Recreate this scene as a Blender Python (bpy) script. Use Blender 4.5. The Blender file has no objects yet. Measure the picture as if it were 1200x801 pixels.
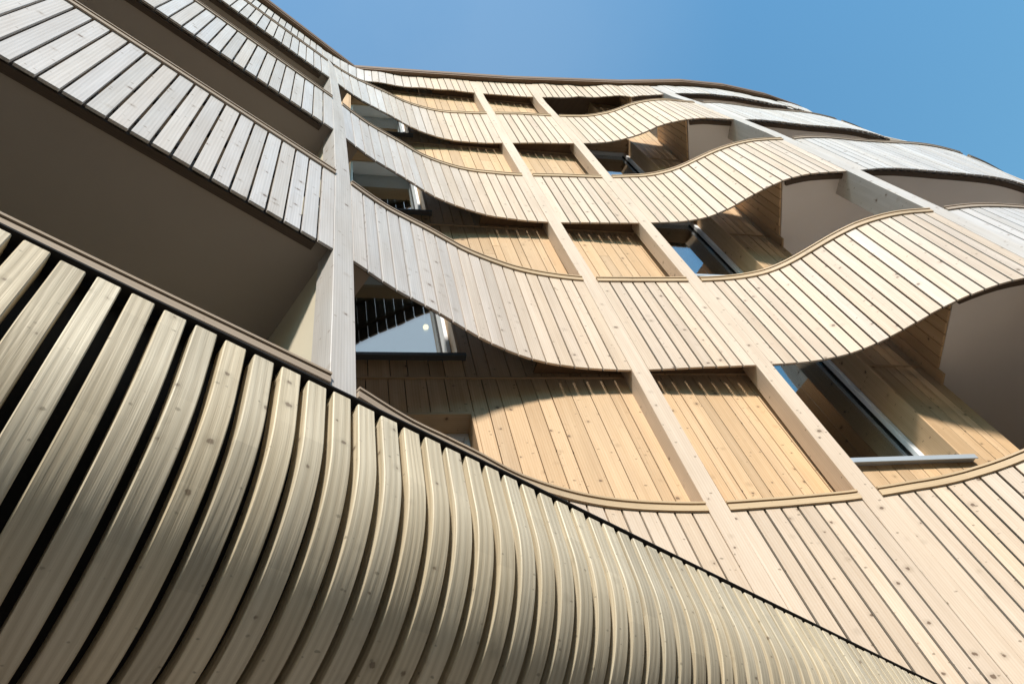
import bpy, math, random
import numpy as np
random.seed(7)
FIT = {"P":[[-5.782,1.918],[-5.682,1.918],[-5.582,1.918],[-5.482,1.918],[-5.382,1.918],[-5.282,1.918],[-5.182,1.918],[-5.082,1.918],[-4.982,1.918],[-4.882,1.918],[-4.782,1.918],[-4.682,1.918],[-4.582,1.918],[-4.482,1.918],[-4.382,1.918],[-4.282,1.918],[-4.182,1.918],[-4.082,1.918],[-3.982,1.918],[-3.882,1.918],[-3.782,1.918],[-3.682,1.918],[-3.582,1.918],[-3.482,1.918],[-3.382,1.918],[-3.282,1.918],[-3.182,1.918],[-3.082,1.918],[-2.982,1.918],[-2.882,1.918],[-2.782,1.918],[-2.682,1.918],[-2.582,1.918],[-2.482,1.918],[-2.382,1.918],[-2.282,1.918],[-2.182,1.918],[-2.082,1.918],[-1.982,1.918],[-1.882,1.918],[-1.782,1.918],[-1.682,1.918],[-1.582,1.918],[-1.482,1.918],[-1.382,1.918],[-1.282,1.918],[-1.182,1.919],[-1.082,1.922],[-0.983,1.928],[-0.883,1.936],[-0.783,1.941],[-0.683,1.938],[-0.584,1.927],[-0.484,1.916],[-0.384,1.912],[-0.285,1.917],[-0.186,1.931],[-0.087,1.945],[0.013,1.95],[0.113,1.942],[0.211,1.923],[0.308,1.899],[0.405,1.876],[0.504,1.86],[0.604,1.855],[0.704,1.861],[0.803,1.874],[0.901,1.891],[1.0,1.908],[1.099,1.923],[1.198,1.935],[1.297,1.945],[1.397,1.953],[1.497,1.958],[1.597,1.957],[1.697,1.952],[1.797,1.945],[1.896,1.937],[1.996,1.932],[2.096,1.93],[2.196,1.927],[2.296,1.92],[2.395,1.906],[2.493,1.889],[2.591,1.868],[2.688,1.844],[2.785,1.817],[2.879,1.786],[2.973,1.75],[3.065,1.71],[3.155,1.668],[3.245,1.624],[3.335,1.579],[3.423,1.532],[3.51,1.483],[3.596,1.432],[3.68,1.378],[3.764,1.324],[3.848,1.269],[3.931,1.214],[4.015,1.16],[4.099,1.105],[4.183,1.051],[4.267,0.996],[4.35,0.942],[4.434,0.886],[4.517,0.831],[4.599,0.774],[4.681,0.717],[4.762,0.658],[4.842,0.598],[4.921,0.536],[4.997,0.472],[5.07,0.403],[5.14,0.331],[5.204,0.255],[5.263,0.174],[5.316,0.089],[5.363,0.001],[5.405,-0.089],[5.445,-0.181],[5.485,-0.273],[5.526,-0.364],[5.571,-0.453],[5.62,-0.54],[5.673,-0.625],[5.731,-0.707],[5.793,-0.785],[5.858,-0.861],[5.927,-0.933],[6.001,-1.001],[6.077,-1.065],[6.156,-1.127],[6.235,-1.189],[6.312,-1.252],[6.389,-1.316],[6.465,-1.381],[6.543,-1.444],[6.623,-1.504],[6.705,-1.561],[6.789,-1.615],[6.875,-1.667],[6.961,-1.717],[7.049,-1.765],[7.136,-1.813],[7.224,-1.861],[7.312,-1.909],[7.4,-1.957],[7.487,-2.006],[7.574,-2.056],[7.66,-2.106],[7.747,-2.156],[7.834,-2.206],[7.92,-2.255],[8.007,-2.305],[8.095,-2.353],[8.183,-2.401],[8.272,-2.446],[8.362,-2.49],[8.453,-2.531],[8.545,-2.57],[8.638,-2.608],[8.731,-2.643],[8.825,-2.678],[8.919,-2.711],[9.014,-2.743],[9.109,-2.774],[9.205,-2.803],[9.301,-2.831],[9.397,-2.858],[9.494,-2.883],[9.591,-2.907],[9.688,-2.929],[9.786,-2.95],[9.884,-2.97],[9.983,-2.988],[10.081,-3.003],[10.181,-3.014],[10.28,-3.022],[10.38,-3.026],[10.48,-3.027],[10.58,-3.025],[10.68,-3.021],[10.78,-3.015],[10.88,-3.006],[10.979,-2.994],[11.078,-2.978],[11.175,-2.957],[11.272,-2.93],[11.366,-2.898],[11.46,-2.862],[11.552,-2.824],[11.643,-2.783],[11.734,-2.741],[11.824,-2.698],[11.913,-2.652],[12.001,-2.604],[12.087,-2.554],[12.171,-2.499],[12.253,-2.442],[12.333,-2.382],[12.412,-2.321],[12.49,-2.258],[12.568,-2.195],[12.645,-2.131],[12.722,-2.068],[12.799,-2.004]],"off":{"r0":[0.171,0.17,0.169,0.168,0.167,0.165,0.163,0.16,0.157,0.152,0.146,0.137,0.126,0.11,0.101,0.077,0.026,-0.009,-0.034,-0.053,-0.062,-0.055,-0.022,-0.019,-0.045,-0.064,-0.079,-0.09,-0.098,-0.104,-0.109,-0.113,-0.115,-0.117,-0.119,-0.12,-0.121,-0.121,-0.122,-0.122,-0.123,-0.123,-0.123,-0.123],"b1":[0.22,0.217,0.213,0.209,0.203,0.197,0.188,0.177,0.163,0.143,0.118,0.083,0.044,0.047,0.084,0.076,0.042,0.001,-0.019,-0.019,-0.012,-0.008,-0.015,-0.018,-0.008,0.042,0.094,0.135,0.165,0.188,0.206,0.219,0.229,0.236,0.242,0.246,0.249,0.252,0.254,0.255,0.256,0.257,0.258,0.259],"r1":[0.093,0.092,0.09,0.088,0.086,0.083,0.079,0.074,0.068,0.059,0.048,0.037,0.03,0.031,0.046,0.061,0.07,0.061,0.033,0.012,0.004,0.002,-0.004,-0.005,0.024,0.058,0.061,0.058,0.075,0.098,0.116,0.13,0.14,0.148,0.154,0.159,0.162,0.164,0.166,0.168,0.169,0.17,0.171,0.172],"b2":[-0.028,-0.027,-0.027,-0.027,-0.027,-0.027,-0.026,-0.026,-0.025,-0.024,-0.023,-0.023,-0.029,-0.041,-0.037,-0.031,-0.046,-0.029,-0.017,-0.011,-0.006,-0.003,-0.005,-0.012,0.002,0.003,-0.027,-0.036,-0.023,-0.003,0.008,0.009,0.005,0.001,-0.002,-0.004,-0.006,-0.007,-0.008,-0.009,-0.01,-0.01,-0.011,-0.011],"r2":[-0.072,-0.073,-0.074,-0.075,-0.077,-0.079,-0.081,-0.084,-0.088,-0.094,-0.101,-0.11,-0.126,-0.141,-0.135,-0.116,-0.107,-0.068,-0.025,-0.001,0.004,0.001,0.003,-0.013,-0.051,-0.093,-0.117,-0.127,-0.125,-0.112,-0.09,-0.061,-0.031,-0.003,0.019,0.036,0.049,0.058,0.066,0.072,0.076,0.08,0.083,0.086],"b3":[-0.163,-0.165,-0.167,-0.17,-0.173,-0.176,-0.181,-0.188,-0.196,-0.207,-0.222,-0.242,-0.268,-0.283,-0.254,-0.208,-0.178,-0.137,-0.074,-0.023,0.0,0.009,0.02,0.039,0.001,-0.131,-0.222,-0.275,-0.293,-0.287,-0.274,-0.262,-0.251,-0.242,-0.235,-0.23,-0.226,-0.223,-0.221,-0.219,-0.217,-0.216,-0.215,-0.214],"r3":[-0.227,-0.23,-0.234,-0.238,-0.244,-0.25,-0.259,-0.27,-0.285,-0.304,-0.33,-0.364,-0.41,-0.433,-0.39,-0.292,-0.226,-0.146,-0.06,-0.004,0.013,0.007,-0.007,-0.036,-0.11,-0.249,-0.365,-0.418,-0.437,-0.442,-0.437,-0.421,-0.393,-0.359,-0.326,-0.302,-0.283,-0.269,-0.258,-0.249,-0.242,-0.237,-0.232,-0.228],"b4":[-0.601,-0.601,-0.601,-0.601,-0.601,-0.601,-0.601,-0.602,-0.602,-0.604,-0.608,-0.616,-0.636,-0.651,-0.639,-0.58,-0.346,-0.128,-0.025,-0.02,-0.029,-0.037,-0.035,-0.085,-0.341,-0.57,-0.617,-0.61,-0.61,-0.565,-0.551,-0.572,-0.572,-0.512,-0.471,-0.452,-0.444,-0.44,-0.439,-0.438,-0.437,-0.437,-0.437,-0.437],"r4":[-0.721,-0.721,-0.721,-0.721,-0.721,-0.721,-0.721,-0.721,-0.721,-0.721,-0.722,-0.722,-0.723,-0.723,-0.691,-0.581,-0.342,-0.129,-0.01,0.013,0.006,0.014,0.024,-0.067,-0.338,-0.557,-0.626,-0.652,-0.671,-0.63,-0.608,-0.628,-0.635,-0.585,-0.491,-0.419,-0.386,-0.372,-0.366,-0.363,-0.361,-0.361,-0.361,-0.36]},"lv":{"r0":2.8163,"b1":4.2763,"r1":5.8163,"b2":7.2463,"r2":8.8163,"b3":10.2463,"r3":11.8163,"b4":13.2163,"r4":13.9}}
CZ = 1.6                                   # eye height of the photographer above the pavement
scene = bpy.context.scene
col = scene.collection

# ------------------------------------------------------------------ facade surface
P = np.array(FIT['P']); DU = 0.1
P[P[:, 0] < 1.05, 1] = P[P[:, 0] >= 1.05][0, 1] + .018 * (P[P[:, 0] < 1.05, 0] - 1.05)                # the left bay is straight
T = np.gradient(P, axis=0); T /= np.linalg.norm(T, axis=1)[:, None]
NRM = np.stack([T[:, 1], -T[:, 0]], 1)     # outward normal in plan
LV = FIT['lv']; ORDER = ['r0', 'b1', 'r1', 'b2', 'r2', 'b3', 'r3', 'b4', 'r4']
LZ = np.array([LV[k] for k in ORDER]); OFF = np.array([FIT['off'][k] for k in ORDER])
UI = np.arange(len(P)) * DU
def off(u, z):
    x = min(max(max(u, 6.9) / 0.5, 0), OFF.shape[1] - 1.001); k = int(x); f = x - k
    c = OFF[:, k] * (1 - f) + OFF[:, k + 1] * f
    return float(np.interp(z, LZ, c))
def nrm(u):
    n = np.array([np.interp(u, UI, NRM[:, 0]), np.interp(u, UI, NRM[:, 1])]); return n / np.linalg.norm(n)
def S(u, z, o=0.0):
    """point of the wavy facade at plan position u and height z, o metres outward"""
    n = nrm(u); q = off(u, z) + o
    return (np.interp(u, UI, P[:, 0]) + n[0] * q, np.interp(u, UI, P[:, 1]) + n[1] * q, z)
def u_of(x, y):
    i = int(((P - np.array([x, y])) ** 2).sum(1).argmin()); return float(UI[i] + (np.array([x, y]) - P[i]) @ T[i])
# recessed inner wall: origin at the left corner of the first twin post
WA = np.array([3.556, 1.479]); WT = np.array([.861, -.508]); WN = np.array([.508, .861])
def W(t, d, z):
    p = WA + WT * t + WN * d; return (p[0], p[1], z)

# ------------------------------------------------------------------ mesh builder
class MB:
    def __init__(s): s.v = []; s.f = []; s.uv = []; s.tone = []; s.wea = []; s.m = []
    def face(s, pts, uv, tone=.5, wea=0., mi=0):
        i = len(s.v); s.v += [tuple(p) for p in pts]; s.f.append(list(range(i, i + len(pts))))
        s.uv += uv; s.tone.append(tone); s.wea.append(wea); s.m.append(mi)
    def box8(s, b, t, tone=None, wea=0., mi=0, grain='v', skip=()):
        """b, t: four bottom and four top corners, counter-clockwise seen from above"""
        tone = random.random() if tone is None else tone
        ou, ov = random.uniform(0, 40), random.uniform(0, 40)
        i0 = len(s.v); s.v += [tuple(p) for p in b] + [tuple(p) for p in t]
        def add(idx, uv):
            s.f.append([i0 + k for k in idx]); s.tone.append(tone); s.wea.append(wea); s.m.append(mi)
            s.uv.extend([(ou + (q[0] if grain == 'v' else q[1]), ov + (q[1] if grain == 'v' else q[0])) for q in uv])
        D = lambda p, q: math.dist(p, q)
        h = D(b[0], t[0]); acc = 0.
        for k in range(4):
            j = (k + 1) % 4; w = D(b[k], b[j])
            if k not in skip: add((k, j, j + 4, k + 4), [(acc, 0), (acc + w, 0), (acc + w, h), (acc, h)])
            acc += w
        w = D(b[0], b[1]); d = D(b[1], b[2])
        add((3, 2, 1, 0), [(0, -d), (w, -d), (w, 0), (0, 0)])
        add((4, 5, 6, 7), [(0, h), (w, h), (w, h + d), (0, h + d)])
    def wbox(s, t0, t1, d0, d1, z0, z1, **k):
        q = [(t0, d0), (t1, d0), (t1, d1), (t0, d1)]
        s.box8([W(a, b, z0) for a, b in q], [W(a, b, z1) for a, b in q], **k)
    def box(s, x0, x1, y0, y1, z0, z1, **k):
        q = [(x0, y0), (x1, y0), (x1, y1), (x0, y1)]
        s.box8([(a, b, z0) for a, b in q], [(a, b, z1) for a, b in q], **k)
    def loft(s, secs, tone=.5, wea=0., mi=0, kwea=None):
        """secs: list of closed sections (lists of points); grain runs along the loft"""
        n = len(secs[0]); i0 = len(s.v); ou, ov = random.uniform(0, 40), random.uniform(0, 40)
        for c in secs: s.v += [tuple(p) for p in c]
        per = [0.]
        for k in range(n): per.append(per[-1] + math.dist(secs[0][k], secs[0][(k + 1) % n]))
        L = [0.]
        for a, b in zip(secs, secs[1:]): L.append(L[-1] + math.dist(a[0], b[0]))
        we = wea if callable(wea) else (lambda i: wea)
        for i in range(len(secs) - 1):
            for k in range(n):
                j = (k + 1) % n
                s.f.append([i0 + i * n + k, i0 + i * n + j, i0 + (i + 1) * n + j, i0 + (i + 1) * n + k])
                s.tone.append(tone); s.wea.append(kwea[k] if kwea else we(i)); s.m.append(mi)
                s.uv += [(ou + per[k], ov + L[i]), (ou + per[k + 1], ov + L[i]), (ou + per[k + 1], ov + L[i + 1]), (ou + per[k], ov + L[i + 1])]
        for c, r in ((0, True), (len(secs) - 1, False)):
            idx = [i0 + c * n + k for k in range(n)]
            if r: idx.reverse()
            s.f.append(idx); s.tone.append(tone); s.wea.append(we(min(c, len(secs) - 2))); s.m.append(mi)
            s.uv += [(ou + per[k], ov + L[c]) for k in (reversed(range(n)) if r else range(n))]
    def prism(s, poly, z0, z1, mi=0, mi_bottom=None, tone=.5, wea=0.):
        n = len(poly); zf = z0 if callable(z0) else (lambda i: z0)
        i0 = len(s.v); s.v += [(x, y, z0) for x, y in poly] + [(x, y, z1) for x, y in poly]
        def add(idx, uv, m): s.f.append([i0 + k for k in idx]); s.uv.extend(uv); s.tone.append(tone); s.wea.append(wea); s.m.append(m)
        acc = 0.
        for k in range(n):
            j = (k + 1) % n; w = math.dist(poly[k], poly[j])
            add((k, j, j + n, k + n), [(z0, acc), (z0, acc + w), (z1, acc + w), (z1, acc)], mi); acc += w
        add(list(reversed(range(n))), [tuple(poly[k]) for k in reversed(range(n))], mi if mi_bottom is None else mi_bottom)
        add(list(range(n, 2 * n)), [tuple(p) for p in poly], mi)
    def build(s, name, mats, parent=None, bevel=0., smooth=False, label=None):
        me = bpy.data.meshes.new(name)
        o0 = (0, 0, 0); q = parent
        while q is not None:
            o0 = tuple(a + b for a, b in zip(o0, q.location)); q = q.parent
        me.from_pydata([(x - o0[0], y - o0[1], z + CZ - o0[2]) for x, y, z in s.v], [], s.f)
        uvl = me.uv_layers.new(name='UVMap')
        uvl.data.foreach_set('uv', [c for p in s.uv for c in p])
        for nm, dat in (('tone', s.tone), ('weather', s.wea)):
            a = me.attributes.new(nm, 'FLOAT', 'FACE'); a.data.foreach_set('value', [float(x) for x in dat])
        for m in (mats if isinstance(mats, (list, tuple)) else [mats]): me.materials.append(m)
        me.polygons.foreach_set('material_index', s.m)
        if smooth: me.polygons.foreach_set('use_smooth', [True] * len(s.f))
        me.update()
        ob = bpy.data.objects.new(name, me); col.objects.link(ob); ob.parent = parent
        if bevel:
            b = ob.modifiers.new('bevel', 'BEVEL'); b.width = bevel; b.segments = 1; b.limit_method = 'ANGLE'
        if label: ob['label'] = label
        return ob
def thing(name, loc, label, cat):
    o = bpy.data.objects.new(name, None); col.objects.link(o); o.location = loc; o.empty_display_size = .3
    o['label'] = label; o['category'] = cat; return o

# ------------------------------------------------------------------ materials
def mat(name):
    m = bpy.data.materials.new(name); m.use_nodes = True; nt = m.node_tree
    return m, nt, nt.nodes, nt.links, nt.nodes['Principled BSDF']
def math_(N, L, op, a, b=None, c=None, clamp=False):
    n = N.new('ShaderNodeMath'); n.operation = op; n.use_clamp = clamp
    for i, x in enumerate((a, b, c)):
        if x is None: continue
        if isinstance(x, (int, float)): n.inputs[i].default_value = x
        else: L.new(x, n.inputs[i])
    return n.outputs[0]
def mixc(N, L, f, a, b, mode='MIX'):
    n = N.new('ShaderNodeMix'); n.data_type = 'RGBA'; n.blend_type = mode
    for sock, x in ((n.inputs[0], f), (n.inputs[6], a), (n.inputs[7], b)):
        if isinstance(x, (int, float)): sock.default_value = x
        elif isinstance(x, tuple): sock.default_value = (*x, 1)
        else: L.new(x, sock)
    return n.outputs[2]
def wood(name, fresh, dark, grey=(.40, .385, .37), rough=.6, knots=1., spread=.22, staves=0., spec=.3, bump=.25, rings=(16, .8, 7, .16), uvs=1.):
    m, nt, N, L, B = mat(name)
    uv = N.new('ShaderNodeUVMap'); uv.uv_map = 'UVMap'
    at = N.new('ShaderNodeAttribute'); at.attribute_name = 'tone'
    aw = N.new('ShaderNodeAttribute'); aw.attribute_name = 'weather'
    sc = N.new('ShaderNodeVectorMath'); sc.operation = 'SCALE'; sc.inputs['Scale'].default_value = uvs; L.new(uv.outputs[0], sc.inputs[0])
    sep = N.new('ShaderNodeSeparateXYZ'); L.new(sc.outputs[0], sep.inputs[0])
    seed = math_(N, L, 'MULTIPLY', at.outputs['Fac'], 57.3)
    def vec(su, sv):
        c = N.new('ShaderNodeCombineXYZ')
        L.new(math_(N, L, 'MULTIPLY', sep.outputs[0], su), c.inputs[0]); L.new(math_(N, L, 'MULTIPLY', sep.outputs[1], sv), c.inputs[1])
        L.new(seed, c.inputs[2]); return c.outputs[0]
    def noise(su, sv, detail=3, dist=0.):
        n = N.new('ShaderNodeTexNoise'); n.inputs['Scale'].default_value = 1; n.inputs['Detail'].default_value = detail
        n.inputs['Distortion'].default_value = dist; L.new(vec(su, sv), n.inputs['Vector']); return n.outputs[0]
    fine = noise(170, 3.0, 3); figure = noise(26, .9, 2, .6); blot = noise(5, 1.6, 3); speck = noise(60, 42, 2)
    # growth-ring figure
    wv = N.new('ShaderNodeTexWave'); wv.wave_type = 'BANDS'; wv.bands_direction = 'X'
    wv.inputs['Scale'].default_value = 1; wv.inputs['Distortion'].default_value = rings[2]; wv.inputs['Detail'].default_value = 1.5; wv.inputs['Detail Scale'].default_value = .35
    L.new(vec(rings[0], rings[1]), wv.inputs['Vector'])
    # knots
    vo = N.new('ShaderNodeTexVoronoi'); vo.voronoi_dimensions = '3D'; vo.inputs['Scale'].default_value = 1; L.new(vec(8.5, 6.5 * 1.6), vo.inputs['Vector'])
    cs = N.new('ShaderNodeSeparateColor'); L.new(vo.outputs['Color'], cs.inputs[0])
    rad = math_(N, L, 'MULTIPLY_ADD', cs.outputs[0], .23, -.062)
    dn = math_(N, L, 'ADD', vo.outputs['Distance'], math_(N, L, 'MULTIPLY_ADD', speck, .18, -.09))
    kn = math_(N, L, 'MULTIPLY', math_(N, L, 'SUBTRACT', rad, dn), 22., clamp=True)
    halo = math_(N, L, 'MULTIPLY', math_(N, L, 'SUBTRACT', math_(N, L, 'MULTIPLY', rad, 2.4), dn), 5., clamp=True)
    v2 = N.new('ShaderNodeTexVoronoi'); v2.voronoi_dimensions = '3D'; v2.inputs['Scale'].default_value = 1; L.new(vec(15, 26), v2.inputs['Vector'])
    c2 = N.new('ShaderNodeSeparateColor'); L.new(v2.outputs['Color'], c2.inputs[0])
    dash = math_(N, L, 'MULTIPLY', math_(N, L, 'SUBTRACT', math_(N, L, 'MULTIPLY_ADD', c2.outputs[1], .46, -.23), math_(N, L, 'ADD', v2.outputs['Distance'], math_(N, L, 'MULTIPLY_ADD', speck, .3, -.15))), 12., clamp=True)
    t = math_(N, L, 'MULTIPLY_ADD', figure, .55, math_(N, L, 'MULTIPLY_ADD', fine, .30, math_(N, L, 'MULTIPLY', wv.outputs[1], rings[3])))
    t = math_(N, L, 'MULTIPLY_ADD', math_(N, L, 'SUBTRACT', t, .50), 1.75, .40, clamp=True)
    c = mixc(N, L, t, fresh, dark)
    wcol = mixc(N, L, t, grey, tuple(x * .68 for x in grey))
    wf = math_(N, L, 'MULTIPLY', aw.outputs['Fac'], math_(N, L, 'MULTIPLY_ADD', blot, .5, .72), clamp=True)
    c = mixc(N, L, wf, c, wcol)
    # board-to-board tone
    tt = math_(N, L, 'MULTIPLY_ADD', at.outputs['Fac'], spread * 2, 1 - spread)
    if staves:
        fl = math_(N, L, 'FLOOR', math_(N, L, 'MULTIPLY', math_(N, L, 'ADD', sep.outputs[1], math_(N, L, 'MULTIPLY', seed, .31)), staves))
        wn = N.new('ShaderNodeTexWhiteNoise'); wn.noise_dimensions = '2D'
        cc = N.new('ShaderNodeCombineXYZ'); L.new(fl, cc.inputs[0]); L.new(seed, cc.inputs[1]); L.new(cc.outputs[0], wn.inputs['Vector'])
        tt = math_(N, L, 'MULTIPLY', tt, math_(N, L, 'MULTIPLY_ADD', wn.outputs[0], .16, .92))
    bl = math_(N, L, 'MULTIPLY', tt, math_(N, L, 'MULTIPLY_ADD', blot, .30, .86))
    g = N.new('ShaderNodeCombineColor')
    for i in range(3): L.new(bl, g.inputs[i])
    c = mixc(N, L, 1., c, g.outputs[0], 'MULTIPLY')
    hue = math_(N, L, 'FRACT', math_(N, L, 'MULTIPLY', at.outputs['Fac'], 17.13))
    c = mixc(N, L, 1., c, mixc(N, L, hue, (1.0, .965, .925), (1.0, 1.0, 1.02)), 'MULTIPLY')
    c = mixc(N, L, math_(N, L, 'MULTIPLY', halo, .30 * knots), c, tuple(x * .55 for x in dark))
    c = mixc(N, L, math_(N, L, 'MULTIPLY', kn, .80 * knots), c, (.10, .055, .03))
    c = mixc(N, L, math_(N, L, 'MULTIPLY', dash, .75 * knots), c, tuple(x * .42 for x in dark))
    L.new(c, B.inputs['Base Color'])
    B.inputs['Specular IOR Level'].default_value = spec
    L.new(math_(N, L, 'MULTIPLY_ADD', fine, .22, rough - .11), B.inputs['Roughness'])
    bp = N.new('ShaderNodeBump'); bp.inputs['Strength'].default_value = bump; bp.inputs['Distance'].default_value = .002
    L.new(math_(N, L, 'ADD', fine, math_(N, L, 'MULTIPLY', wv.outputs[1], .5)), bp.inputs['Height']); L.new(bp.outputs[0], B.inputs['Normal'])
    return m
def plain(name, colr, rough=.7, metal=0., spec=.3, var=.12, scale=3.):
    m, nt, N, L, B = mat(name)
    tc = N.new('ShaderNodeTexCoord'); n = N.new('ShaderNodeTexNoise'); n.inputs['Scale'].default_value = scale; n.inputs['Detail'].default_value = 6
    L.new(tc.outputs['Object'], n.inputs['Vector'])
    L.new(mixc(N, L, n.outputs[0], tuple(x * (1 - var) for x in colr), tuple(min(1, x * (1 + var)) for x in colr)), B.inputs['Base Color'])
    B.inputs['Roughness'].default_value = rough; B.inputs['Metallic'].default_value = metal; B.inputs['Specular IOR Level'].default_value = spec
    n2 = N.new('ShaderNodeTexNoise'); n2.inputs['Scale'].default_value = scale * 40; L.new(tc.outputs['Object'], n2.inputs['Vector'])
    bp = N.new('ShaderNodeBump'); bp.inputs['Strength'].default_value = .12; bp.inputs['Distance'].default_value = .003
    L.new(n2.outputs[0], bp.inputs['Height']); L.new(bp.outputs[0], B.inputs['Normal'])
    return m
M_FAC = wood('facade_spruce', (.645, .528, .412), (.50, .378, .264), grey=(.585, .57, .56), rough=.55, spec=.35, spread=.085)
M_BACK = plain('dark_back_of_boards', (.05, .04, .032), .8)
M_EDGE = wood('dark_edge_timber', (.11, .08, .06), (.07, .05, .036), rough=.7, knots=.2)
M_WALL = wood('sheltered_spruce', (.61, .435, .265), (.45, .29, .155), rough=.6, spread=.15)
M_RAIL = wood('rail_timber', (.57, .435, .275), (.42, .30, .175), grey=(.33, .275, .23), rough=.55, knots=.3, spread=.08)
M_RIB = wood('laminated_rib', (.655, .58, .43), (.49, .415, .285), grey=(.61, .58, .50), rough=.52, knots=.8, spread=.10, staves=1.8, rings=(9, 1.3, 16, .30), uvs=2.4, bump=.4, spec=.4)
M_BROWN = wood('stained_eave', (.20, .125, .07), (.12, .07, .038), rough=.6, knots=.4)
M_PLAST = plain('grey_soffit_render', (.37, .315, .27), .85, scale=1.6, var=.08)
M_PLAST_LIT = plain('bounce_lit_soffit_render', (.80, .755, .72), .85, scale=1.6, var=.06)  # lighter copy for the right soffits, bounced light put into the colour
M_CREAM = plain('cream_render', (.62, .55, .42), .85, scale=2.)
M_DARK = plain('black_membrane', (.012, .011, .010), .8)
M_FLASH = plain('black_flashing', (.014, .013, .013), .7, spec=.15)
M_FRAME = plain('white_frame_paint', (.80, .81, .82), .65, spec=.15, var=.04)
M_SILL = plain('grey_sill_metal', (.42, .46, .50), .4, metal=.2, spec=.5, var=.06)
M_SILL_SHADE = plain('shaded_sill_metal', (.10, .105, .11), .5, metal=.1, var=.06)  # left sills: their shade is put into a darker copy of the metal
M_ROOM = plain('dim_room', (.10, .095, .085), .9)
M_PAVE = plain('pavement_concrete', (.165, .155, .145), .9, scale=.8, var=.25)
def glass():
    m, nt, N, L, B = mat('window_glass'); N.remove(B)
    o = N['Material Output']; fr = N.new('ShaderNodeFresnel'); geo = N.new('ShaderNodeNewGeometry'); L.new(math_(N, L, 'MULTIPLY_ADD', geo.outputs['Backfacing'], -1.5, 2.0), fr.inputs[0])
    tr = N.new('ShaderNodeBsdfTransparent'); tr.inputs[0].default_value = (.62, .68, .66, 1)
    gl = N.new('ShaderNodeBsdfGlossy'); gl.inputs['Roughness'].default_value = .012; gl.inputs[0].default_value = (.95, .98, 1, 1)
    tc = N.new('ShaderNodeTexCoord'); n = N.new('ShaderNodeTexNoise'); n.inputs['Scale'].default_value = 1.1; L.new(tc.outputs['Object'], n.inputs['Vector'])
    bp = N.new('ShaderNodeBump'); bp.inputs['Strength'].default_value = .05; bp.inputs['Distance'].default_value = .02
    L.new(n.outputs[0], bp.inputs['Height']); L.new(bp.outputs[0], gl.inputs['Normal'])
    mx = N.new('ShaderNodeMixShader'); L.new(math_(N, L, 'MULTIPLY_ADD', fr.outputs[0], 1.6, .10, clamp=True), mx.inputs[0])
    L.new(tr.outputs[0], mx.inputs[1]); L.new(gl.outputs[0], mx.inputs[2]); L.new(mx.outputs[0], o.inputs[0]); return m
M_GLASS = glass()
def bulb():
    m, nt, N, L, B = mat('lit_bulb'); B.inputs['Emission Color'].default_value = (1, .70, .34, 1); B.inputs['Emission Strength'].default_value = 4.5; return m
M_BULB = bulb()

# ------------------------------------------------------------------ the building
bld = thing('timber_building', (3.5, 3.5, 0), 'tall timber apartment building with wavy bands of vertical spruce boards, posts and set-back windows', 'building')
uA0, uA1 = u_of(.99, 1.9), u_of(1.13, 1.9)
uM1 = u_of(3.556, 1.479); uM2 = u_of(4.527, .87); uM3 = u_of(6.30, -1.17); uM4 = u_of(9.0, -2.72)
POSTS = [('A', uA0, uA1 - uA0 + .01, .95), ('B', uM1, .15, .10), ('C', uM2, .15, .10), ('D', uM3, .17, .95), ('E', uM4, .17, .5)]
U0, U1 = u_of(-3.9, 1.92), len(P) * DU - .45
BAYS = [(U0, uA0), (uA1 + .01, uM1), (uM1 + .15, uM2), (uM2 + .15, uM3), (uM3 + .17, uM4), (uM4 + .17, U1)]
R0, STEP = LV['r0'], 3.0
BANDS = [(1.14, LV['r0']), (LV['b1'], LV['r1']), (LV['b2'], LV['r2']), (LV['b3'], LV['r3']), (LV['b4'], 14.03)]
def weather(u):
    if u < uA1: return .95
    if u < uM1: return .95 * (1 - min(1, max(0, (u - uA1 - .55) / 1.35)))
    if u < uM2 + .8: return .04
    if u < uM3: return .04 + .30 * (u - uM2 - .8) / (uM3 - uM2 - .8)
    return 1.0
bay_words = ['pale grey weathered parapet of the straight left bay', 'parapet curving back from grey to fresh wood', 'short parapet of fresh boards between the twin posts',
             'fresh parapet swelling outwards', 'grey weathered parapet right of the last big post', 'parapet turning the far corner']
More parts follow.
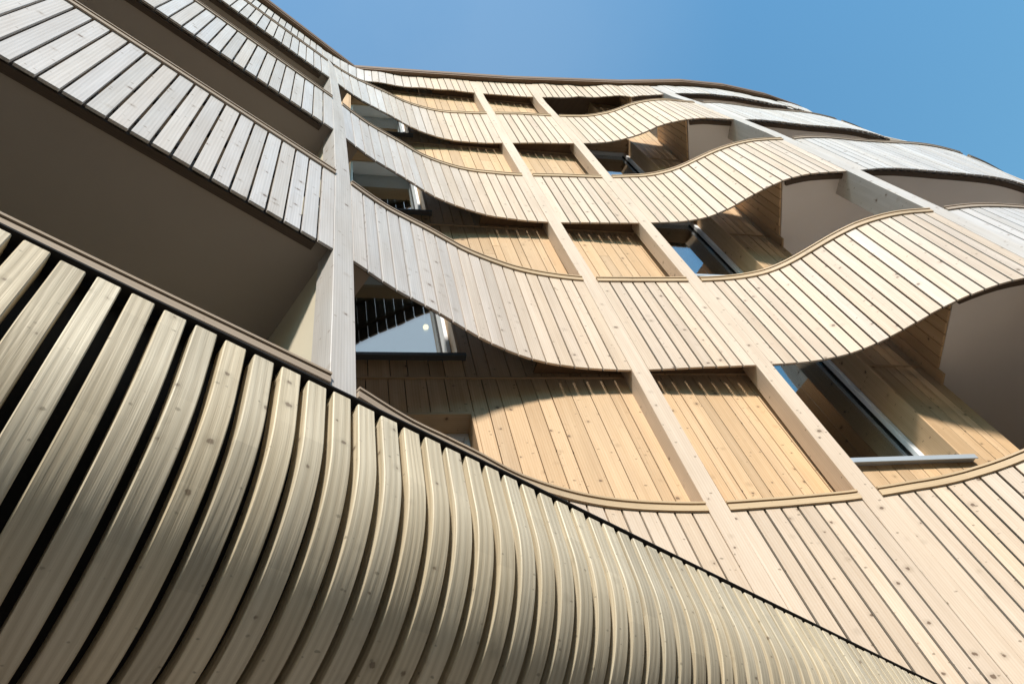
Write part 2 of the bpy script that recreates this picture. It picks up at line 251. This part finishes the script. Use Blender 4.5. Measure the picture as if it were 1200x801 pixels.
for bi, (zb, zt) in enumerate(BANDS):
    for yi, (u0, u1) in enumerate(BAYS):
        top = bi == 4
        n = max(1, round((u1 - u0) / .124)); w = (u1 - u0) / n
        gap = {0: .018, 1: .0145, 2: .017, 3: .0165}.get(yi, .015)
        b = MB()
        for k in range(n):
            a, c = u0 + k * w + (gap / 2 if k else .003), u0 + (k + 1) * w - (gap / 2 if k < n - 1 else .003)
            jz, jo = random.uniform(-.003, .003), random.uniform(-.0012, .0012)
            zlo, zhi = zb + jz, zt - (.074 if not top else 0)
            wea = min(1, max(0, weather((a + c) / 2) + random.uniform(-.13, .13) * (weather((a + c) / 2) > .06)))
            tone = random.random()
            ex = {1: .0042, 2: .0058, 3: .0050}.get(yi, .002)
            for o0, o1, mi in ((0, -.020, 0), (-.0202, -.026, 1)):     # board with a dark strip added behind, dulling bounce and blocking light in gaps
                aa, ca = (a - ex * (k > 0), c + ex * (k < n - 1)) if mi else (a, c)
                b.box8([S(aa, zlo + .002 * mi, jo + o0), S(ca, zlo + .002 * mi, jo + o0), S(ca, zlo + .002 * mi, jo + o1), S(aa, zlo + .002 * mi, jo + o1)],
                       [S(aa, zhi, jo + o0), S(ca, zhi, jo + o0), S(ca, zhi, jo + o1), S(aa, zhi, jo + o1)], wea=wea, tone=tone, mi=mi)
        us = np.linspace(u0, u1, max(2, int((u1 - u0) / .12)) + 1)
        for zz in (zb + .22, (zb + zt) / 2, zt - .2):                      # battens the boards are screwed to
            if zz < zb + .1 or (top and zz > zb + .3): continue
            b.loft([[S(u, zz, -.028), S(u, zz, -.068), S(u, zz + .06, -.068), S(u, zz + .06, -.028)] for u in us], tone=.4, mi=1)
        p = b.build('parapet', [M_FAC, M_BACK], bld, bevel=.0016, label=bay_words[yi])
        if not top:
            b = MB(); us = np.linspace(u0 + .002, u1 - .002, max(2, int((u1 - u0) / .06)) + 1)
            wf = lambda i: weather(us[i]) * .75
            ring = lambda u, o0, o1, z0, z1: [S(u, z0, o1), S(u, z0, o0), S(u, z1, o0), S(u, z1, o1)]
            b.loft([ring(u, .016, -.05, zt - .072, zt - .026) for u in us], tone=.62, wea=wf)
            b.loft([ring(u, .006, -.045, zt - .026, zt - .016) for u in us], tone=.5, mi=1)
            b.loft([ring(u, .024, -.07, zt - .016, zt) for u in us], tone=.3, wea=wf)
            b.build('handrail', [M_RAIL, M_DARK], p)
# posts
for nm, u, w, wea in POSTS:
    deep = {'A': .20, 'B': .17, 'C': .17, 'D': .34, 'E': .34}[nm]
    b = MB(); zs = list(np.linspace(1.0, 13.95, 12))
    secs = []
    for z in zs:
        if nm == 'E' and z > 12.9: continue
        f0, f1 = S(u, z, .004), S(u + w, z, .004); n = nrm(u + w / 2)
        i0, i1 = (f0[0] - n[0] * deep, f0[1] - n[1] * deep, z), (f1[0] - n[0] * deep, f1[1] - n[1] * deep, z)
        secs.append([f0, f1, i1, i0])
    b.loft(secs, tone=.12 if nm in 'AD' else .55, wea=wea)
    b.build('post', M_FAC, bld, bevel=.004, label={'A': 'broad grey post at the corner of the left bay', 'B': 'left twin post of fresh wood', 'C': 'right twin post of fresh wood', 'D': 'bluish grey post on the bulge', 'E': 'far post near the skyline'}[nm])

# inner wall of boards with its openings
LW = [(-2.30, -1.36, 1.65 + 3 * k, 3.95 + 3 * k) for k in range(4)]
RW = [(1.43, 2.62, .27 + 3 * k, 2.60 + 3 * k) for k in range(5)]
ZTOP = 14.0
def cut(z0, z1, holes):
    segs = [(z0, z1)]
    for a, b in holes:
        segs = [q for s in segs for q in ((s[0], min(s[1], a)), (max(s[0], b), s[1])) if q[1] - q[0] > .02]
    return segs
def board_wall(t0, t1, trims, opens, name, label):
    b = MB(); zz = [0.2] + [z for z in trims if .3 < z < ZTOP] + [ZTOP]
    cuts = sorted({t0, t1} | {x for o in opens for x in o[:2]})
    for za, zb in zip(zz, zz[1:]):
        for ca, cb in zip(cuts, cuts[1:]):
            mid = (ca + cb) / 2; holes = [(o[2], o[3]) for o in opens if o[0] < mid < o[1]]
            ws = []; tot = 0
            while tot < cb - ca: ws.append(random.choice((.095, .12, .135, .16, .17))); tot += ws[-1]
            if len(ws) > 1 and tot - (cb - ca) > ws[-1] * .55: tot -= ws.pop()
            sc = (cb - ca) / tot; t = ca
            for w in ws:
                w *= sc; jd = random.uniform(-.002, .002); tone = random.random()
                zj = random.uniform(za + .5, zb - .5) if random.random() < .45 else None
                for s0, s1 in cut(za + .012, zb - .012, holes + ([(zj - .0012, zj + .0012)] if zj else [])):
                    if zj and s0 > zj: tone = random.random()
                    b.wbox(t + .0035, t + w - .0035, .16 + jd, .182, s0, s1, tone=tone)
                t += w
            for s0, s1 in cut(za, zb, holes): b.wbox(ca, cb, .186, .24, s0, s1, mi=1)
    for z in trims:
        if .3 < z < ZTOP:
            for s in [(t0, t1)]:
                segs = [s]
                for o in opens:
                    if o[2] < z < o[3]: segs = [q for g in segs for q in ((g[0], min(g[1], o[0])), (max(g[0], o[1]), g[1])) if q[1] - q[0] > .02]
                for g in segs: b.wbox(g[0], g[1], .150, .184, z - .011, z + .011, grain='h', tone=.3)
    return b.build(name, [M_WALL, M_DARK], bld, bevel=.0015, label=label)
board_wall(-2.80, 0.02, [4.38 + 3 * k for k in range(-1, 4)], LW, 'wall', 'recessed honey-coloured board wall behind the curving parapets')
board_wall(.10, 1.31, [4.44 + 3 * k for k in range(-1, 4)], [], 'wall', 'recessed honey-coloured board wall between the twin posts')
board_wall(1.315, 3.25, [4.58 + 3 * k for k in range(-1, 4)], RW, 'wall', 'recessed honey-coloured board wall right of the twin posts')
# soffit boards closing the narrow recesses above each opening
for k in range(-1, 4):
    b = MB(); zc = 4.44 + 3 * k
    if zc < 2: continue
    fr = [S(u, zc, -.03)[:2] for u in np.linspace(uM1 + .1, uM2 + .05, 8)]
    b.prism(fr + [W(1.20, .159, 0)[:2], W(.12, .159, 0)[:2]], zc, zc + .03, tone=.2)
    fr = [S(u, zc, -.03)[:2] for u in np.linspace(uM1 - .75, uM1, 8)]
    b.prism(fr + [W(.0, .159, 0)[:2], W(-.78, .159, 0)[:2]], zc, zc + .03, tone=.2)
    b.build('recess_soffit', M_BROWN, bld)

# windows
def window(t0, t1, z0, z1, d, white, k):
    fw = .035 if white else .052
    fd = d - .18 if white else d - .06
    b = MB()
    for a, c, e, g in ((t0 + .026, t1 - .026, z0 + .001, z0 + fw), (t0 + .026, t1 - .026, z1 - fw - .026, z1 - .026), (t0 + .026, t0 + .026 + fw, z0 + fw, z1 - fw - .026), (t1 - .026 - fw, t1 - .026, z0 + fw, z1 - fw - .026)):
        b.wbox(a, c, fd, d + .045, e, g)
    win = b.build('window', M_FRAME, bld, bevel=.004, label=('window with a broad white frame' if white else 'dark window with a slim pale frame'))
    b = MB(); b.wbox(t0 + .03 + fw, t1 - .03 - fw, d + .004, d + .02, z0 + fw + .002, z1 - fw - .03)
    b.build('pane', M_GLASS, win)
    b = MB()
    for a, c in ((t0 + .026 + fw, t0 + .04 + fw), (t1 - .04 - fw, t1 - .026 - fw)): b.wbox(a, c, d - .012, d + .003, z0 + fw, z1 - fw - .026)
    b.build('gasket', M_FLASH, win)
    b = MB()
    rm = M_WALL
    b.wbox(t0 + .001, t0 + .025, .158, d + .05, z0, z1, tone=.5); b.wbox(t1 - .025, t1 - .001, .158, d + .05, z0, z1, tone=.6)
    b.wbox(t0 + .025, t1 - .025, .158, d + .05, z1 - .025, z1 - .001, tone=.4, grain='h')
    b.build('reveal', rm, win)
    b = MB(); s0, s1 = (t0 - .02, t1 + .03) if white else (t0 + .0, t1 + .035)
    b.wbox(s0, s1, .105, fd - .001, z0 - .028, z0 - .001); b.wbox(s0, s1, .100, .108, z0 - (.036 if white else .046), z0 + .004)
    b.build('sill', M_SILL_SHADE if white else M_SILL, win, bevel=.002)
    b = MB(); r0, r1 = d + .06, d + 1.7; a, c, e, g = t0 - .15, t1 + .15, z0 - .05, z1 + .2
    b.wbox(a, c, r1, r1 + .02, e, g); b.wbox(a - .02, a, r0, r1, e, g); b.wbox(c, c + .02, r0, r1, e, g)
    b.wbox(a, c, r0, r1, e - .02, e); b.wbox(a, c, r0, r1, g, g + .02)
    b.build('room', M_ROOM, win)
for k, (a, c, e, g) in enumerate(LW): window(a, c, e, g, .53, True, k)
for k, (a, c, e, g) in enumerate(RW): window(a, c, e, g, .46, False, k)

# balconies: soffits, edge beams, cheeks and the walls behind them
uC = u_of(5.64, -.63)
for bi, (zb, zt) in enumerate(BANDS):
    if bi == 0: continue
    zs = zb + .10
    poly = [S(u, zb, -.05)[:2] for u in np.arange(U0, uA0 + .30, .2)] + [S(uA0 + .34, zb, -.05)[:2]]
    xr = poly[-1][0]; poly += [(xr, 2.75), (.99, 2.76), (.99, 4.3), (-3.9, 4.3)]
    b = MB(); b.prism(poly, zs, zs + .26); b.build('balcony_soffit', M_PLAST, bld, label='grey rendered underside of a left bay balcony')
    b = MB(); us = np.arange(U0, uA0 - .01, .15)
    b.loft([[S(u, zs - .045, -.115), S(u, zs - .045, -.055), S(u, zs - .002, -.055), S(u, zs - .002, -.115)] for u in us], tone=.3)
    b.build('edge_beam', M_EDGE, bld)
    b = MB(); us = np.arange(uC + .06, U1 - .3, .12)
    b.loft([[S(u, zs - .045, -.12), S(u, zs - .045, -.055), S(u, zs - .002, -.055), S(u, zs - .002, -.12)] for u in us], tone=.3)
    b.build('edge_beam', M_EDGE, bld)
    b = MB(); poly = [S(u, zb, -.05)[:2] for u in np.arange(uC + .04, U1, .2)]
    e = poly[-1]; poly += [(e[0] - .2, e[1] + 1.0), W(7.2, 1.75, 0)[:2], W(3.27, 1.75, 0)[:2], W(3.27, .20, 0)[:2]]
    b.prism(poly, zs, zs + .26); b.build('balcony_soffit', M_PLAST_LIT, bld, label='grey rendered underside of a bulging right bay balcony')
    # boarded cheek closing the balcony's left end
    p0 = np.array(W(3.22, .165, 0)[:2]); p1 = np.array(S(uC, zb, -.03)[:2]); ln = np.linalg.norm(p1 - p0); dr = (p1 - p0) / ln; pn = np.array([-dr[1], dr[0]])
    if pn[0] < 0: pn = -pn
    b = MB(); n = max(3, round(ln / .135)); wd = ln / n
    for k in range(n):
        q0, q1 = p0 + dr * (k * wd + .004), p0 + dr * ((k + 1) * wd - .004); zl = zs - .012 - (.09 if k == 0 else 0) + random.uniform(-.004, .004)
        q = [q1, q0, q0 + pn * .022, q1 + pn * .022]
        sh = np.array(S(uC, zt, -.06)[:2]) - p1; fr = [(k + 1) / n, k / n, k / n, (k + 1) / n]
        b.box8([(x, y, zl) for x, y in q], [(x + sh[0] * g, y + sh[1] * g, zt - .1) for (x, y), g in zip(q, fr)], wea=.0)
    b.build('balcony_cheek', M_WALL, bld, bevel=.002)
    # stub of wall carrying the board wall's end
    b = MB(); b.wbox(3.255, 3.275, .18, 1.74, zt - 3.0 + .02, zs - .002); b.build('side_wall', M_CREAM, bld)
# side wall at the end of the left bay, back walls
b = MB()
for za, zb in zip(np.linspace(1, 14, 14), np.linspace(1, 14, 14)[1:]):
    ya, yb = S(uA0, za, -.19)[1], S(uA0, zb, -.19)[1]
    b.box8([(1.0, ya, za), (1.11, ya, za), (1.11, 3.2, za), (1.0, 3.2, za)], [(1.0, yb, zb), (1.11, yb, zb), (1.11, 3.2, zb), (1.0, 3.2, zb)])
b.box(1.0, 1.11, 3.2, 4.35, 1.0, 14.0); b.build('side_wall', M_CREAM, bld, label='cream rendered side wall of the left bay')
b = MB(); b.box(-3.9, .995, 4.31, 4.45, -1.6, 14.0); b.box(-4.0, -3.9, 1.95, 4.45, -1.6, 14.0); b.build('back_wall', M_CREAM, bld)
b = MB(); 
for k in range(40): b.wbox(3.28 + k * .13, 3.28 + k * .13 + .124, 1.76, 1.785, -1.6, 14.0)
b.wbox(3.27, 8.5, 1.79, 1.9, -1.6, 14.0, mi=1); b.build('back_wall', [M_WALL, M_DARK], bld)
b = MB(); b.prism([(-4.0, 7.0), (-4.0, 7.15), (12.9, 7.15), (12.9, -1.2), (12.75, -1.2), (12.75, 7.0)], -1.6, 14.0); b.box(-4.15, -4.0, 4.3, 7.0, -1.6, 14.0)
b.build('rear_wall', M_CREAM, bld)
# ground floor front under the lowest parapets
gp = [S(u, 0, -.55)[:2] for u in np.arange(U0, U1, .4)]; gp2 = [S(u, 0, -.75)[:2] for u in np.arange(U0, U1, .4)]
b = MB(); b.prism(gp + gp2[::-1], -1.6, 1.1, tone=.5); b.build('ground_floor_wall', M_BROWN, bld)
# roof and eaves
EAVE = [(-6, 2.33), (-.227, 2.518), (1.633, 2.579), (2.7985, 1.836), (4.2356, .91), (6.179, -.4225), (7.238, -1.2196), (8.094, -1.738), (9.067, -2.204), (9.956, -2.53), (11.0, -2.72), (12.2, -2.45), (13.2, -1.7)]
b = MB(); b.prism(EAVE + [(13.2, 7.3), (-6, 7.3)], 14.05, 14.22); rf = b.build('roof', M_BROWN, bld, label='dark brown roof with projecting eaves')
b = MB(); inn = [(x + .02, y + .045) for x, y in EAVE]
b.loft([[(x, y - .012, 14.12), (x + .01, y + .03, 14.12), (x + .01, y + .03, 14.27), (x, y - .012, 14.27)] for x, y in EAVE], tone=.5); b.build('fascia', M_BROWN, rf)

# ------------------------------------------------------------------ slatted canopy in front
can = thing('entrance_canopy', (1.5, 1.2, 1.6 + .69), 'low canopy clad in closely spaced curved pale timber ribs, in front of the building', 'canopy')
ZF, RR, ZC = 1.25, .38, 1.07
yF = lambda x: .8125 + .0351 * x
prof = [(0, z) for z in np.linspace(1.230, ZC, 5)] + [(RR * (1 - math.cos(a)), ZC - RR * math.sin(a)) for a in np.linspace(0, math.pi / 2, 44)[1:]] + [(RR + .25, ZC - RR), (RR + .6, ZC - RR), (1.12, ZC - RR)]
tang = []
for i in range(len(prof)):
    a, c = prof[max(0, i - 1)], prof[min(len(prof) - 1, i + 1)]; d = (c[0] - a[0], c[1] - a[1]); l = math.hypot(*d); tang.append((d[0] / l, d[1] / l))
PITCH, RW_, DEP, CH = .0625, .0445, .042, .0022
b = MB(); x = .515 - 34 * PITCH + .01
while x < 4.15:
    tone = random.random(); ww = RW_ + random.uniform(-.0006, .0006); secs = []; jo = random.uniform(-.0008, .0008); jz = random.uniform(-.003, .003)
    for i, ((py, pz), (ty, tz)) in enumerate(zip(prof, tang)):
        ny, nz = tz, -ty                                     # outward (towards the viewer / downwards)
        e = 0
        pz2 = pz + (jz if i == 0 else 0)
        def pt(xx, o): o -= e if o > -.01 else 0; return (x + xx, yF(x + xx) + py + ny * (o + jo), pz2 + nz * (o + jo))
        secs.append([pt(0, -DEP), pt(0, -CH), pt(CH, 0), pt(ww - CH, 0), pt(ww, -CH), pt(ww, -DEP)])
    b.loft(secs, tone=tone, kwea=[0, .1, .22, .1, 0, 0])
    x += PITCH
ribs = b.build('slat_cladding', M_RIB, can, smooth=True)
ribs.data.set_sharp_from_angle(angle=math.radians(22))
xs = (-1.75, 4.2)
b = MB(); secs = []
for i, ((py, pz), (ty, tz)) in enumerate(zip(prof, tang)):
    ny, nz = tz, -ty; pz2 = pz if i else 1.240
    secs.append([(xx, yF(xx) + py - ny * o, pz2 - nz * o) for xx, o in ((xs[0], DEP + .001), (xs[1], DEP + .001), (xs[1], DEP + .03), (xs[0], DEP + .03))])
b.loft(secs); b.build('backing_panel', M_DARK, can)
b = MB(); q = [(xs[0], yF(xs[0]) - .003), (xs[1], yF(xs[1]) - .003), (xs[1], yF(xs[1]) + .03), (xs[0], yF(xs[0]) + .03)]
b.box8([(u, v, 1.2405) for u, v in q], [(u, v, 1.2455) for u, v in q]); b.build('edge_flashing', M_FLASH, can)
b = MB(); q = [(xs[0], yF(xs[0]) + .031), (xs[1], yF(xs[1]) + .031), (xs[1], 1.0), (3.4, 1.45), (2.6, 1.75), (xs[0], 1.78)]
b.prism(q, 1.225, 1.2445); b.build('canopy_roof', M_FLASH, can)

# ------------------------------------------------------------------ lamp behind the left window
lx, ly, lz = .4367 * 6.25, .4747 * 6.25, 6.25
lamp = thing('pendant_lamp', (lx, ly, lz + CZ - .04), 'small warm glowing bulb hanging inside the white framed left window', 'lamp')
def sphere(r, c, nu=14, nv=9):
    b = MB()
    for i in range(nv):
        for j in range(nu):
            f = lambda a, bb: (c[0] + r * math.sin(math.pi * a / nv) * math.cos(2 * math.pi * bb / nu), c[1] + r * math.sin(math.pi * a / nv) * math.sin(2 * math.pi * bb / nu), c[2] - r * math.cos(math.pi * a / nv))
            b.face([f(i, j), f(i, j + 1), f(i + 1, j + 1), f(i + 1, j)], [(0, 0)] * 4)
    return b
sphere(.03, (lx, ly, lz)).build('bulb', M_BULB, lamp, smooth=True)
b = MB(); b.loft([[(lx + r * math.cos(a), ly + r * math.sin(a), z) for a in np.linspace(0, 2 * math.pi, 9)[:-1]] for z, r in ((lz + .036, .018), (lz + .09, .016), (lz + .095, .004), (lz + .8, .004))]); b.build('cord', M_FLASH, lamp)

# ------------------------------------------------------------------ out-of-view house added across the street to cut low sky fill
M_BRICK = plain('brown_brick', (.20, .13, .09), .85, scale=6., var=.2)
opp = thing('sky_blocking_house', (0, -20, 0), 'plain brown brick house added out of view across the street to block low sky light', 'house')
b = MB(); b.box(-30, 34, -26, -16, -1.6, 11.0); b.build('wall', M_BRICK, opp)
b = MB(); b.box(-30.4, 34.4, -26.4, -15.6, 11.003, 11.3); b.build('roof', M_FLASH, opp)
for k in range(13):
    for z in (0., 3., 6., 8.6):
        x = -26 + k * 4.6
        b = MB(); b.box(x, x + 1.5, -15.99, -15.93, z, z + 1.5); wn = b.build('window', M_FRAME, opp)
        b = MB(); b.box(x + .08, x + 1.42, -15.925, -15.91, z + .08, z + 1.42); b.build('pane', M_FLASH, wn)

# ------------------------------------------------------------------ ground
b = MB(); b.face([(-300, -300, -1.6), (300, -300, -1.6), (300, 300, -1.6), (-300, 300, -1.6)], [(0, 0)] * 4)
g = b.build('pavement', M_PAVE); g['kind'] = 'structure'

# ------------------------------------------------------------------ light, sky, camera
SUN = np.array([-.68, -.73]); SUN /= np.linalg.norm(SUN); EL = math.radians(36)
sl = bpy.data.lights.new('sun', 'SUN'); sl.energy = 4.5; sl.angle = math.radians(6.0); sl.color = (1, .935, .845)
so = bpy.data.objects.new('sun', sl); col.objects.link(so)
from mathutils import Vector, Matrix
so.rotation_euler = Vector((SUN[0] * math.cos(EL), SUN[1] * math.cos(EL), math.sin(EL))).to_track_quat('Z', 'Y').to_euler()
wd = bpy.data.worlds.new('World'); scene.world = wd; wd.use_nodes = True
N, L = wd.node_tree.nodes, wd.node_tree.links
sky = N.new('ShaderNodeTexSky'); sky.sky_type = 'NISHITA'; sky.sun_disc = False; sky.sun_elevation = EL
sky.sun_rotation = math.atan2(SUN[0], SUN[1]); sky.air_density = 2.9; sky.dust_density = 0; sky.ozone_density = 10
tint = mixc(N, L, 1., sky.outputs[0], (.83, 1.085, 1.12), 'MULTIPLY')
tc = N.new('ShaderNodeTexCoord'); ns = N.new('ShaderNodeTexNoise'); ns.inputs['Scale'].default_value = 2.2; ns.inputs['Detail'].default_value = 6; ns.inputs['Roughness'].default_value = .55
L.new(tc.outputs['Generated'], ns.inputs['Vector'])
fac = None                                     # two soft patches of thin cloud
for dirv, edge, amt in (((.103, .111, .988), .88, .10), ((-.17, -.51, .84), .90, .75)):
    v = Vector(dirv).normalized(); dp = N.new('ShaderNodeVectorMath'); dp.operation = 'DOT_PRODUCT'; dp.inputs[1].default_value = v
    L.new(tc.outputs['Generated'], dp.inputs[0])
    r = N.new('ShaderNodeMapRange'); r.interpolation_type = 'SMOOTHSTEP'; r.inputs[1].default_value = edge; r.inputs[2].default_value = 1.0; r.inputs[4].default_value = amt
    L.new(dp.outputs['Value'], r.inputs[0])
    q = math_(N, L, 'MULTIPLY', r.outputs[0], math_(N, L, 'MULTIPLY_ADD', ns.outputs[0], 1.6, .1, clamp=True))
    fac = q if fac is None else math_(N, L, 'ADD', fac, q, clamp=True)
mx = mixc(N, L, fac, tint, (6.0, 6.6, 7.0))
bg = N['Background']; bg.inputs[1].default_value = .135; L.new(mx, bg.inputs[0])
cam = bpy.data.cameras.new('camera'); cam.lens = 24; cam.sensor_width = 36; cam.sensor_fit = 'HORIZONTAL'; cam.clip_start = .02; cam.clip_end = 2000
co = bpy.data.objects.new('camera', cam); col.objects.link(co)
R = ((0.7644988968977784, -0.434658064194837, -0.47603970829383235), (-0.6158031067800217, -0.7107867594125122, -0.33995399148110156), (-0.19059897775736695, 0.5530411828012961, -0.8110594798185828))
M = Matrix(R).to_4x4(); M.translation = (0, 0, CZ); co.matrix_world = M; scene.camera = co
scene.view_settings.view_transform = 'Standard'; scene.view_settings.look = 'None'; scene.view_settings.gamma = 1; scene.view_settings.exposure = .37
